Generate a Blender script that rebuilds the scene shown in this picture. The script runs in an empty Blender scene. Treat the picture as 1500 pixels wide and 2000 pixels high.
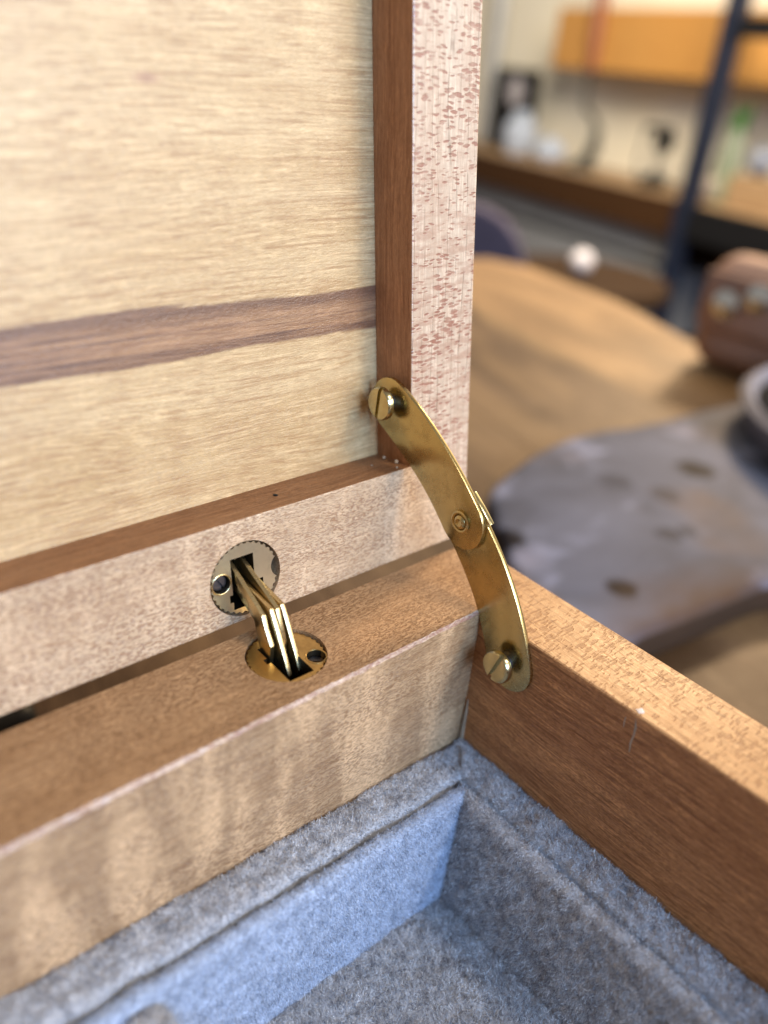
import bpy, bmesh, math, random
import numpy as np
from mathutils import Vector, Matrix
S = 0.001                      # everything below is written in millimetres
random.seed(4); rng = np.random.default_rng(4)
sc = bpy.context.scene
COL = sc.collection

# ------------------------------------------------------------------ camera
cam = bpy.data.cameras.new('camera'); camo = bpy.data.objects.new('camera', cam); COL.objects.link(camo)
CR = ((0.75969127, -0.64473916, 0.08473837), (-0.26232243, -0.42308069, -0.86728869), (0.59502615, 0.63664287, -0.49054025))
M = Matrix([[CR[0][i], -CR[1][i], -CR[2][i]] for i in range(3)])
camo.matrix_world = Matrix.Translation(Vector((-78.27961834, -60.18991259, 69.39227916)) * S) @ M.to_4x4()
cam.sensor_fit = 'VERTICAL'; cam.sensor_height = 36; cam.lens = 36 * 1585 / 2000
cam.clip_start = 0.002; cam.clip_end = 60
cam.dof.use_dof = True; cam.dof.focus_distance = 0.113; cam.dof.aperture_fstop = 28.53 / 3.2
sc.camera = camo

# ------------------------------------------------------------------ light
W = bpy.data.worlds.new('World'); sc.world = W; W.use_nodes = True
W.node_tree.nodes['Background'].inputs[0].default_value = (0.66, 0.60, 0.55, 1)
W.node_tree.nodes['Background'].inputs[1].default_value = 0.48

def area(name, pos, target, sx, sy, watts, color):
    l = bpy.data.lights.new(name, 'AREA'); l.shape = 'RECTANGLE'; l.size = sx * S; l.size_y = sy * S
    l.energy = watts; l.color = color
    o = bpy.data.objects.new(name, l); COL.objects.link(o)
    d = Vector(target) - Vector(pos)
    o.location = Vector(pos) * S; o.rotation_euler = d.to_track_quat('-Z', 'Y').to_euler()
    return o
area('sky_window_light', (-200, -1500, 700), (-20, 0, -20), 700, 520, 28, (0.30, 0.56, 1.0))
area('front_window_light', (560, -1420, 640), (0, 20, 40), 1300, 650, 20, (1.0, 0.92, 0.82))
area('overhead_fill', (420, -900, 1250), (-20, -20, -40), 260, 260, 9, (1.0, 0.90, 0.78))  # added overhead lamp that makes the warm patch on the tray floor
area('room_light', (1150, 430, 620), (0, 0, 0), 170, 170, 14, (1.0, 0.70, 0.40))
area('shelf_light', (900, 500, 1150), (2300, 1100, 0), 900, 900, 85, (1.0, 0.88, 0.70))

sc.view_settings.view_transform = 'Standard'; sc.view_settings.look = 'None'
sc.view_settings.exposure = 0.04; sc.view_settings.gamma = 1.0

# ------------------------------------------------------------------ helpers
def link(o, parent=None):
    COL.objects.link(o)
    if parent is not None: o.parent = parent
    return o
def tag(o, label=None, cat=None, group=None, kind=None):
    if label: o['label'] = label
    if cat: o['category'] = cat
    if group: o['group'] = group
    if kind: o['kind'] = kind
    return o
def empty(name, loc=(0, 0, 0), rot=(0, 0, 0)):
    o = bpy.data.objects.new(name, None); o.empty_display_size = 0.01
    o.location = Vector(loc) * S; o.rotation_euler = rot
    return link(o)
def obj(name, bm, mat, parent=None, loc=(0, 0, 0), rot=(0, 0, 0), smooth=False):
    bmesh.ops.recalc_face_normals(bm, faces=bm.faces[:])
    bmesh.ops.scale(bm, vec=(S, S, S), verts=bm.verts[:])
    me = bpy.data.meshes.new(name); bm.to_mesh(me); bm.free()
    if smooth:
        me.shade_smooth()
        try: me.set_sharp_from_angle(angle=math.radians(35))
        except Exception: pass
    me.materials.append(mat)
    o = bpy.data.objects.new(name, me)
    o.location = Vector(loc) * S; o.rotation_euler = rot
    return link(o, parent)
def prism(poly, h0, h1, axis='Z', bm=None):
    """polygon extruded along an axis; for X the polygon is (y,z), for Y it is (x,z)"""
    bm = bm or bmesh.new()
    def P(p, h):
        return {'Z': (p[0], p[1], h), 'X': (h, p[0], p[1]), 'Y': (p[0], h, p[1])}[axis]
    a = [bm.verts.new(P(p, h0)) for p in poly]; b = [bm.verts.new(P(p, h1)) for p in poly]
    bm.faces.new(a); bm.faces.new(b[::-1])
    n = len(poly)
    for i in range(n): bm.faces.new((a[i], b[i], b[(i + 1) % n], a[(i + 1) % n]))
    bmesh.ops.recalc_face_normals(bm, faces=bm.faces[:])
    return bm
def box(x0, x1, y0, y1, z0, z1, bm=None):
    return prism([(x0, y0), (x1, y0), (x1, y1), (x0, y1)], z0, z1, 'Z', bm)
def bevel(bm, w, seg=2, test=None):
    es = [e for e in bm.edges if len(e.link_faces) == 2 and e.calc_face_angle(0) > 0.5 and (test is None or test(e))]
    bmesh.ops.bevel(bm, geom=es, offset=w, segments=seg, affect='EDGES', profile=0.5, clamp_overlap=True)
    return bm
def circ(cx, cy, r, n=48, f=None):
    return [(cx + (f(i) if f else r) * math.cos(2 * math.pi * i / n), cy + (f(i) if f else r) * math.sin(2 * math.pi * i / n)) for i in range(n)]
def lathe(prof, n=32, bm=None, c=(0, 0, 0)):
    bm = bm or bmesh.new(); rings = []
    for r, z in prof:
        if r < 1e-6: rings.append([bm.verts.new((c[0], c[1], c[2] + z))])
        else: rings.append([bm.verts.new((c[0] + r * math.cos(2 * math.pi * i / n), c[1] + r * math.sin(2 * math.pi * i / n), c[2] + z)) for i in range(n)])
    for A, B in zip(rings, rings[1:]):
        for i in range(n):
            j = (i + 1) % n
            if len(A) == 1 and len(B) == 1: break
            if len(A) == 1: bm.faces.new((A[0], B[i], B[j]))
            elif len(B) == 1: bm.faces.new((A[i], A[j], B[0]))
            else: bm.faces.new((A[i], A[j], B[j], B[i]))
    return bm
def tube(pts, rad, n=10, bm=None):
    bm = bm or bmesh.new(); rings = []
    for k, p in enumerate(pts):
        p = Vector(p); a = Vector(pts[max(0, k - 1)]); b = Vector(pts[min(len(pts) - 1, k + 1)])
        t = (b - a).normalized(); s = t.cross(Vector((0.3, 0.2, 0.93))).normalized(); u = s.cross(t)
        r = rad[k] if isinstance(rad, (list, tuple)) else rad
        rings.append([bm.verts.new(p + s * r * math.cos(2 * math.pi * i / n) + u * r * math.sin(2 * math.pi * i / n)) for i in range(n)])
    for A, B in zip(rings, rings[1:]):
        for i in range(n): bm.faces.new((A[i], A[(i + 1) % n], B[(i + 1) % n], B[i]))
    bm.faces.new(rings[0][::-1]); bm.faces.new(rings[-1])
    return bm
def cut(o, cutters):
    """bake boolean differences into o's mesh"""
    tmp = []
    for bm in cutters:
        bmesh.ops.recalc_face_normals(bm, faces=bm.faces[:])
        bmesh.ops.scale(bm, vec=(S, S, S), verts=bm.verts[:])
        me = bpy.data.meshes.new('cutter'); bm.to_mesh(me); bm.free()
        c = bpy.data.objects.new('cutter', me); COL.objects.link(c); c.matrix_world = o.matrix_world
        c.parent = o.parent; c.location = o.location; c.rotation_euler = o.rotation_euler
        m = o.modifiers.new('cut', 'BOOLEAN'); m.object = c; m.operation = 'DIFFERENCE'; m.solver = 'EXACT'
        tmp.append(c)
    bpy.context.view_layer.update()
    dg = bpy.context.evaluated_depsgraph_get()
    me = bpy.data.meshes.new_from_object(o.evaluated_get(dg)); me.name = o.name
    o.modifiers.clear(); o.data = me
    for c in tmp: bpy.data.objects.remove(c, do_unlink=True)
    return o

# ------------------------------------------------------------------ materials
class NT:
    def __init__(s, name):
        s.m = bpy.data.materials.new(name); s.m.use_nodes = True; s.t = s.m.node_tree
        s.b = s.t.nodes['Principled BSDF']
    def n(s, typ, ins=None, **kw):
        nd = s.t.nodes.new('ShaderNode' + typ)
        for k, v in kw.items(): setattr(nd, k, v)
        for k, v in (ins or {}).items(): s.set(nd, k, v)
        return nd
    def set(s, nd, k, v):
        sock = nd.inputs[k]
        if hasattr(v, 'links') or isinstance(v, bpy.types.NodeSocket): s.t.links.new(v, sock)
        else: sock.default_value = v
    def math(s, op, a, b=0.0, c=0.0, clamp=False):
        nd = s.n('Math', operation=op, use_clamp=clamp)
        s.set(nd, 0, a); s.set(nd, 1, b)
        if op in ('MULTIPLY_ADD', 'SMOOTH_MIN'): s.set(nd, 2, c)
        return nd.outputs[0]
    def ramp(s, v, lo, hi, a=0.0, b=1.0):
        nd = s.n('MapRange', interpolation_type='SMOOTHSTEP')
        for k, x in ((0, v), (1, lo), (2, hi), (3, a), (4, b)): s.set(nd, k, x)
        return nd.outputs[0]
    def mix(s, f, a, b, mode='MIX'):
        nd = s.n('Mix', data_type='RGBA', blend_type=mode)
        s.set(nd, 0, f)
        for k, x in ((6, a), (7, b)):
            if isinstance(x, tuple) and len(x) == 3: x = (*x, 1)
            s.set(nd, k, x)
        return nd.outputs[2]
    def coord(s, rot=(0, 0, 0), off=(0, 0, 0)):
        tc = s.n('TexCoord')
        mp = s.n('Mapping', {'Vector': tc.outputs['Object'], 'Scale': (1000, 1000, 1000)})
        m2 = s.n('Mapping', {'Vector': mp.outputs[0], 'Rotation': rot, 'Location': off})
        return m2.outputs[0]
    def scale(s, v, sx, sy, sz, off=(0, 0, 0)):
        return s.n('Mapping', {'Vector': v, 'Scale': (sx, sy, sz), 'Location': off}).outputs[0]
    def noise(s, v, scale=1.0, detail=3, rough=0.5, dist=0.0):
        return s.n('TexNoise', {'Vector': v, 'Scale': scale, 'Detail': detail, 'Roughness': rough, 'Distortion': dist}).outputs[0]
    def vor(s, v, rand=1.0, feature='F1', out=0):
        return s.n('TexVoronoi', {'Vector': v, 'Randomness': rand, 'Scale': 1.0}, feature=feature).outputs[out]
    def sep(s, v): return s.n('SeparateXYZ', {0: v}).outputs
    def bump(s, h, strength, dist):
        nd = s.n('Bump', {'Height': h, 'Strength': strength, 'Distance': dist * S})
        s.set(s.b, 'Normal', nd.outputs[0])

def perm(g):
    """rotation that brings the grain axis onto X"""
    return {'x': (0, 0, 0), 'y': (0, 0, -math.pi / 2), 'z': (0, math.pi / 2, 0)}[g]

def wood(name, grain, light, mid, dark, fleck=None, fleckcol=(0.3, 0.1, 0.06), dash=0.0, streak=1.0,
         figure_sheen=0.0, rough=0.42, spec=0.5, off=(0, 0, 0), fiber=1.0, lines=0.0, stripe=None, sheen=0.0, tilt=0.0, fleck_axis='y', ribs=None):
    t = NT(name)
    v = t.coord(perm(grain), off)
    if tilt: v = t.n('Mapping', {'Vector': v, 'Rotation': (0, 0, tilt)}).outputs[0]
    # gentle warp so that the grain wanders
    w = t.noise(t.scale(v, .012, .03, .03), 1, 2)
    w2 = t.math('MULTIPLY_ADD', w, 9.0, -4.5)
    vv = t.n('VectorMath', {0: v, 1: t.n('CombineXYZ', {1: w2, 2: w2}).outputs[0]}, operation='ADD').outputs[0]
    broad = t.noise(t.scale(vv, .014, .20, .20), 1, 4, .55)
    fine = t.noise(t.scale(vv, .11, 3.0, 3.0), 1, 3, .65)
    hair = t.noise(t.scale(vv, .8, 9, 9), 1, 2, .6)
    col = t.mix(t.ramp(broad, .32, .68), light, mid)
    col = t.mix(t.math('MULTIPLY', t.ramp(fine, .5, .68), 0.75 * streak), col, dark)
    col = t.mix(t.math('MULTIPLY', t.ramp(hair, .35, .75), 0.30 * fiber), col, dark)
    lin = t.ramp(t.noise(t.scale(vv, .05, 2.0, 2.0, (4, 4, 4)), 1, 5, .72), .52, .60)
    col = t.mix(t.math('MULTIPLY', lin, .55 * streak), col, dark)
    pal = t.ramp(t.noise(t.scale(vv, .16, 2.8, 2.8, (8, 1, 4)), 1, 3, .65), .52, .62)
    col = t.mix(t.math('MULTIPLY', pal, .5), col, tuple(min(1, c * 1.3) for c in light))
    hgt = t.math('MULTIPLY', hair, .5)
    if figure_sheen > 0:   # curly blotches across the grain, with bright sheen painted into their colour
        f = t.noise(t.scale(vv, .16, .035, .035, (2.3, 0, 0)), 1, 2, .5, .4)
        f2 = t.noise(t.scale(vv, .5, .7, .7), 1, 2)
        ff = t.ramp(t.math('MULTIPLY_ADD', f2, .22, f), .56, .8)
        col = t.mix(t.math('MULTIPLY', ff, figure_sheen), col, tuple(min(1, c * 1.7) for c in light))
    if dash > 0:     # short pores lying along the grain
        wob = t.math('MULTIPLY', t.noise(t.scale(vv, .5, .9, .9), 1, 2), .6)
        vd = t.n('VectorMath', {0: vv, 1: t.n('CombineXYZ', {0: wob, 1: wob, 2: wob}).outputs[0]}, operation='ADD').outputs[0]
        d1 = t.noise(t.scale(vd, 1.5, 5.0, 5.0), 1, 2, .55, .3)
        m1 = t.ramp(d1, .46, .58, 0, 1)
        msk = t.ramp(t.noise(t.scale(v, .06, .2, .2), 1, 2), .3, .62, .55, 1)
        m1 = t.math('MULTIPLY', t.math('MULTIPLY', m1, msk), dash)
        col = t.mix(m1, col, dark)
        hgt = t.math('MULTIPLY_ADD', m1, -1.0, hgt)
    if fleck:        # medullary ray flecks: little lenses lying across the grain
        fx, fy, dens = fleck
        wob = t.noise(t.scale(v, .35, .35, .35), 1, 2)
        wv = t.n('VectorMath', {0: v, 1: t.n('CombineXYZ', {0: t.math('MULTIPLY', wob, 1.0), 1: wob}).outputs[0]}, operation='ADD').outputs[0]
        sc_ = (1 / fx, 1 / fy, 0.01) if fleck_axis == 'y' else (1 / fx, 0.01, 1 / fy)
        dv = t.vor(t.scale(wv, *sc_), .95)
        big = t.noise(t.scale(v, .05, .12, .12), 1, 2)
        th = t.ramp(big, .3, .7, dens * .55, dens * 1.25)
        edge = t.math('MULTIPLY', t.noise(t.scale(v, 3.0, 1.5, 1.5), 1, 2), .10)
        m = t.ramp(t.math('ADD', dv, edge), th, t.math('ADD', th, .16), 1, 0)
        tone = t.ramp(t.noise(t.scale(v, .5, .4, .4, (7, 3, 1)), 1, 2), .3, .6, .45, 1)
        m = t.math('MULTIPLY', m, tone)
        # broad blurry ribbons behind the lenses
        rib = t.ramp(t.noise(t.scale(wv, .9, .22, .22), 1, 3, .6), .44, .62, 0, .6)
        if ribs: rib = t.math('MULTIPLY', rib, t.ramp(t.sep(v)[0], ribs[0], ribs[1], 1.25, .3))
        col = t.mix(rib, col, tuple(.5 * a + .5 * b for a, b in zip(mid, fleckcol)))
        col = t.mix(m, col, fleckcol)
        hgt = t.math('MULTIPLY_ADD', m, -.6, hgt)
    if lines > 0:    # growth ring lines along the grain
        yy = t.sep(v)[1 if fleck_axis == 'y' else 2]
        ph = t.math('MULTIPLY_ADD', t.noise(t.scale(v, .02, .25, .25), 1, 2), 3.2, t.math('MULTIPLY', yy, .62))
        fr = t.math('ABSOLUTE', t.math('SUBTRACT', t.math('FRACT', ph), .5))
        lm = t.ramp(fr, 0.0, .06, 1, 0)
        brk = t.ramp(t.noise(t.scale(v, .35, 2, 2), 1, 2), .35, .6)
        col = t.mix(t.math('MULTIPLY', t.math('MULTIPLY', lm, brk), lines), col, tuple(c * .5 for c in dark))
        # fine cross checks
        xl = t.ramp(t.noise(t.scale(v, 4.5, .5, .5), 1, 1), .58, .72, 0, .35)
        col = t.mix(t.math('MULTIPLY', xl, lines), col, dark)
    if stripe:       # dark heartwood streak in the panel, with paler centre
        z0, z1 = stripe
        zz = t.sep(t.coord())[2]
        xx = t.sep(t.coord())[0]
        wn = t.math('MULTIPLY_ADD', t.noise(t.scale(t.coord(), .05, .3, .3), 1, 4, .6), 2.6, -1.3)
        z = t.math('ADD', zz, wn)
        band = t.math('MULTIPLY', t.ramp(z, z0 - .25, z0 + .25), t.ramp(z, z1 - .2, z1 + .2, 1, 0))
        inner = t.noise(t.scale(t.coord(), .03, 1.3, 1.3, (3, 1, 5)), 1, 5, .7)
        edge = t.math('MAXIMUM', t.ramp(z, z1 - 2.3, z1 - .9), t.math('MULTIPLY', t.ramp(z, z0 + .4, z0 + 1.3, 1, 0), .8))
        tone = t.math('MAXIMUM', t.ramp(inner, .45, .68), t.math('MULTIPLY', edge, .85))
        sc1 = t.mix(tone, (0.60, 0.47, 0.46), (0.27, 0.185, 0.205))
        col = t.mix(band, col, sc1, 'MULTIPLY')
        # a small pin knot
        kd = t.n('VectorMath', {0: t.scale(t.coord(), .33, 0, .9, (32.65 * .33, 0, -65.9 * .9))}, operation='LENGTH').outputs['Value']
        kn = t.ramp(t.math('MULTIPLY_ADD', hair, .5, kd), .25, 1.15, .75, 0)
        col = t.mix(kn, col, (0.30, 0.12, 0.07))
    # dust and tonal unevenness
    du = t.ramp(t.noise(t.scale(v, .9, .9, .9, (9, 2, 4)), 1, 4, .7), .3, .75, .93, 1.06)
    col = t.mix(1.0, col, t.n('CombineColor', {0: du, 1: du, 2: du}).outputs[0], 'MULTIPLY')
    t.set(t.b, 'Base Color', col)
    rr = t.math('ADD', t.math('MULTIPLY_ADD', hair, .3, rough - .15), t.math('MULTIPLY_ADD', fine, .5, -.22))
    t.set(t.b, 'Roughness', rr)
    t.b.inputs['Specular IOR Level'].default_value = spec
    t.b.inputs['Sheen Weight'].default_value = sheen
    t.bump(hgt, .5, .14)
    return t.m

LIGHT = (0.50, 0.30, 0.165)
M_panel = wood('panel_wood', 'x', (0.63, 0.44, 0.225), (0.54, 0.35, 0.16), (0.38, 0.205, 0.08), streak=1.1, rough=.34,
               spec=.9, fiber=1.2, dash=.2, figure_sheen=.1, stripe=(34.9, 41.1))
M_rail = wood('rail_wood', 'x', (0.59, 0.42, 0.26), (0.52, 0.345, 0.20), (0.28, 0.14, 0.068), dash=.8, streak=.25, rough=.36, spec=.8, figure_sheen=.3, fiber=.7)
M_stile = wood('stile_wood', 'z', (0.66, 0.51, 0.36), (0.57, 0.40, 0.265), (0.36, 0.19, 0.11), fleck=(.46, 1.6, .39),
               fleckcol=(0.34, 0.145, 0.09), lines=.9, streak=.25, rough=.33, spec=.9, fiber=.9, fleck_axis='z', ribs=(45, 66))
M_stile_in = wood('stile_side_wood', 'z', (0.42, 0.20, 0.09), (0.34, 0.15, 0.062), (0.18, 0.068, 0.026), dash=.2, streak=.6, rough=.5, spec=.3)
M_back = wood('back_wall_wood', 'x', (0.45, 0.265, 0.13), (0.37, 0.205, 0.093), (0.20, 0.095, 0.036), dash=.85, streak=.45, rough=.48, spec=.4, figure_sheen=.15)
M_back_in = wood('back_wall_inside_wood', 'x', (0.46, 0.30, 0.165), (0.43, 0.27, 0.145), (0.24, 0.125, 0.055), dash=.75, streak=1.1, rough=.33, spec=.9, figure_sheen=.8, off=(3, 7, 0))  # pale blotches paint the bright vertical light streaks on this face
M_side = wood('side_wall_rim_wood', 'y', (0.52, 0.29, 0.125), (0.47, 0.25, 0.10), (0.24, 0.10, 0.04), fleck=(.40, 1.9, .44),
              fleckcol=(0.31, 0.145, 0.055), lines=.6, streak=.35, rough=.42, spec=.5, fiber=.8)
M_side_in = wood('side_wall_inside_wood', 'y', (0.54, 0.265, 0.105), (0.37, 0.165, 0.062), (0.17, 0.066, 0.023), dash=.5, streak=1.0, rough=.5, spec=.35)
M_chamfer = wood('worn_edge_wood', 'x', (0.62, 0.47, 0.35), (0.44, 0.28, 0.18), (0.26, 0.10, 0.07), dash=.7, streak=.6, rough=.35, spec=.9, lines=.0)

def metal(name, col, rough, tarnish, tcol, bump=.15):
    t = NT(name); v = t.coord()
    a = t.noise(t.scale(v, .35, .35, .35), 1, 5, .62)
    b = t.noise(t.scale(v, .6, 3.5, 9, (2, 2, 2)), 1, 3, .6)
    spots = t.ramp(t.noise(t.scale(v, 2.2, 2.2, 2.2), 1, 3, .7), .62, .75, 0, .45)
    f = t.math('MULTIPLY', t.math('MAXIMUM', t.ramp(a, .42, .72), spots), tarnish)
    t.set(t.b, 'Base Color', t.mix(f, col, tcol))
    t.b.inputs['Metallic'].default_value = 1
    t.set(t.b, 'Roughness', t.math('ADD', t.math('MULTIPLY_ADD', b, .16, rough - .06), t.math('MULTIPLY', f, .14)))
    t.bump(t.math('ADD', b, t.math('MULTIPLY', a, .5)), bump, .03)
    return t.m
M_brass = metal('brass', (0.53, 0.415, 0.19), .22, .4, (0.27, 0.18, 0.08))
M_brass_edge = metal('brass_screw', (0.56, 0.49, 0.28), .17, .35, (0.34, 0.25, 0.11))
M_cup_lid = metal('pale_brass', (0.72, 0.65, 0.47), .34, .35, (0.30, 0.25, 0.15))
M_cup = metal('dull_brass', (0.58, 0.39, 0.15), .3, .5, (0.25, 0.15, 0.06))
M_link = metal('link_brass', (0.66, 0.52, 0.28), .26, .35, (0.4, 0.24, 0.08))
M_steel = metal('dark_steel', (0.22, 0.21, 0.23), .35, .5, (0.08, 0.08, 0.09))

def plain(name, col, rough=.5, metallic=0, spec=.5, var=.25, scale=.03, second=None, trans=0):
    t = NT(name); v = t.coord()
    f = t.ramp(t.noise(t.scale(v, scale, scale, scale), 1, 4, .6), .3, .7)
    t.set(t.b, 'Base Color', t.mix(f, col, second or tuple(c * (1 - var) for c in col)))
    t.b.inputs['Roughness'].default_value = rough; t.b.inputs['Metallic'].default_value = metallic
    t.b.inputs['Specular IOR Level'].default_value = spec
    t.b.inputs['Transmission Weight'].default_value = trans
    return t.m

M_slot_shade = plain('slot_shade_brass', (0.035, 0.026, 0.013), .5, metallic=.6)  # near-black for the cup slots and bores: recess shade painted as colour

def felt(name, cm=(1, 1, 1)):
    t = NT(name); v = t.coord()
    a = t.noise(t.scale(v, 1.6, 1.6, 1.6), 1, 4, .7)
    b = t.noise(t.scale(v, .22, .22, .22), 1, 3, .6)
    c = t.mix(t.ramp(a, .3, .72), (0.42, 0.42, 0.45), (0.67, 0.67, 0.695))
    c = t.mix(t.ramp(b, .3, .7, 0, .3), c, (0.42, 0.42, 0.44))
    c = t.mix(1.0, c, cm, 'MULTIPLY')
    t.set(t.b, 'Base Color', c)
    t.b.inputs['Roughness'].default_value = .95; t.b.inputs['Specular IOR Level'].default_value = .1
    t.b.inputs['Sheen Weight'].default_value = .35; t.b.inputs['Sheen Roughness'].default_value = .5
    t.bump(a, .8, .5)
    return t.m
M_felt = felt('grey_felt')
M_felt_sky = felt('sky_tinted_felt', (.84, .96, 1.14))  # back lining: blue sky reflection tinted into the grey felt colour
def fibre_mat(name, lo, hi):
    t = NT(name)
    at = t.n('Attribute', attribute_name='tone')
    t.set(t.b, 'Base Color', t.mix(at.outputs['Fac'], lo, hi))
    t.b.inputs['Roughness'].default_value = .8; t.b.inputs['Specular IOR Level'].default_value = .2
    t.b.inputs['Sheen Weight'].default_value = .2
    return t.m
M_fibre = fibre_mat('felt_fibres', (0.19, 0.19, 0.215), (0.96, 0.95, 0.95))
M_fibre_sky = fibre_mat('sky_tinted_fibres', (0.22, 0.25, 0.32), (0.74, 0.82, 0.97))  # same painted sky tint for the fibres of the back lining

# ------------------------------------------------------------------ setting
def plank_mat():
    return wood('table_wood', 'x', (0.165, 0.10, 0.052), (0.11, 0.064, 0.032), (0.04, 0.02, 0.009), streak=1.2, rough=.5, spec=.3)
M_table = plank_mat()
def blotch(m, c2, sc_, lo, hi, amt):
    nt = m.node_tree; b = nt.nodes['Principled BSDF']; src = b.inputs['Base Color'].links[0].from_socket
    tc = nt.nodes.new('ShaderNodeTexCoord'); mp = nt.nodes.new('ShaderNodeMapping'); mp.inputs['Scale'].default_value = (sc_ * 400, sc_ * 1000, sc_ * 1000)
    nt.links.new(tc.outputs['Object'], mp.inputs[0])
    n = nt.nodes.new('ShaderNodeTexNoise'); n.inputs['Scale'].default_value = 1; n.inputs['Detail'].default_value = 4; n.inputs['Distortion'].default_value = .8
    nt.links.new(mp.outputs[0], n.inputs['Vector'])
    r = nt.nodes.new('ShaderNodeMapRange'); r.inputs[1].default_value = lo; r.inputs[2].default_value = hi; r.inputs[4].default_value = amt
    nt.links.new(n.outputs[0], r.inputs[0])
    mx = nt.nodes.new('ShaderNodeMix'); mx.data_type = 'RGBA'; nt.links.new(r.outputs[0], mx.inputs[0]); nt.links.new(src, mx.inputs[6]); mx.inputs[7].default_value = (*c2, 1)
    nt.links.new(mx.outputs[2], b.inputs['Base Color'])
blotch(M_table, (0.06, 0.03, 0.012), .026, .42, .62, .9)
blotch(M_table, (0.22, 0.135, 0.06), .016, .50, .66, .8)
M_table_pale = wood('pale_table_wood', 'x', (0.31, 0.19, 0.085), (0.22, 0.13, 0.055), (0.12, 0.055, 0.02), streak=1.2, rough=.48, spec=.35)
M_floor = plain('floor_boards', (0.10, 0.06, 0.04), .5, scale=.01)
M_wall = plain('cream_wall', (0.80, 0.74, 0.60), .8, scale=.004, var=.08)
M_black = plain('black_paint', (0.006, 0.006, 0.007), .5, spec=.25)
M_navy = plain('navy_metal', (0.010, 0.015, 0.032), .5, spec=.3)
M_orange = wood('orange_board_wood', 'x', (0.52, 0.27, 0.07), (0.46, 0.22, 0.055), (0.36, 0.15, 0.035), streak=.4, rough=.5, off=(0, 40, 0))
M_shelf = wood('shelf_wood', 'x', (0.36, 0.24, 0.13), (0.28, 0.17, 0.08), (0.12, 0.06, 0.025), streak=.5, rough=.55)
M_shelf_dark = wood('shelf_front_wood', 'x', (0.06, 0.026, 0.009), (0.04, 0.017, 0.006), (0.015, 0.007, 0.003), streak=.5, rough=.6, spec=.15)
M_white = plain('white_glaze', (0.46, 0.43, 0.45), .6, var=.1)
M_glass = plain('milky_glass', (0.42, 0.47, 0.56), .3, var=.15)
M_grey = plain('grey_panel', (0.22, 0.225, 0.235), .6, var=.15, scale=.006)
M_red = plain('red_brown_paint', (0.26, 0.085, 0.035), .5)
M_olive = plain('dark_olive_metal', (0.04, 0.04, 0.032), .5)
M_green = plain('leaf_green', (0.06, 0.20, 0.04), .5)
M_vase = plain('pale_green_glass', (0.24, 0.27, 0.18), .3)
M_purple = plain('dark_violet_fabric', (0.055, 0.048, 0.072), .9, spec=.1)
M_leather = plain('brown_leather', (0.36, 0.20, 0.13), .7, second=(0.26, 0.15, 0.10), scale=.04)
M_chrome = plain('chrome', (0.75, 0.8, 0.8), .12, metallic=1, var=.05)
M_lav = plain('lavender_glaze', (0.17, 0.165, 0.20), .6, var=.1)
M_tray = plain('tray_black', (0.010, 0.011, 0.014), .9, spec=.05)
M_beige = plain('beige_linen', (0.38, 0.31, 0.24), .8)

fl = obj('floor', box(-6000, 6000, -6000, 6000, -840, -820), M_floor); tag(fl, kind='structure')

# table: seven boards side by side, running along the right hand edge
TA = math.atan2(-.967, -.255)
tb = empty('wooden_table', (462, 392, -820), (0, 0, TA))
tag(tb, 'large brown wooden table of wide boards under the box', 'table')
first = None
y = 0
for i in range(8):
    wd = [111, 96, 120, 104, 115, 99, 108, 112][i]
    bm = box(0, 1250, -(y + wd - .15), -y, 728, 750)
    if i == 0:      # wavy natural edge
        bmesh.ops.subdivide_edges(bm, edges=[e for e in bm.edges if abs(e.verts[0].co.x - e.verts[1].co.x) > 50], cuts=40, use_grid_fill=True)
        for v in bm.verts:
            if v.co.y > -1: v.co.y += 6 * math.sin(v.co.x * .018) + 3 * math.sin(v.co.x * .047 + 1) - (22 * math.exp(-v.co.x / 22) + 4) + (-3 if v.co.z < 735 else 0)
    else: bevel(bm, .25, 1)
    obj('board', bm, M_table_pale if i == 0 else M_table, tb)
    y += wd
for (lx, ly) in ((60, -60), (1190, -60), (60, -800), (1190, -800)):
    obj('leg', bevel(box(lx - 35, lx + 35, ly - 35, ly + 35, 0, 728), 3, 1), M_table, tb)

blotch(M_table_pale, (0.13, 0.07, 0.026), .022, .46, .62, .85)
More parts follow.
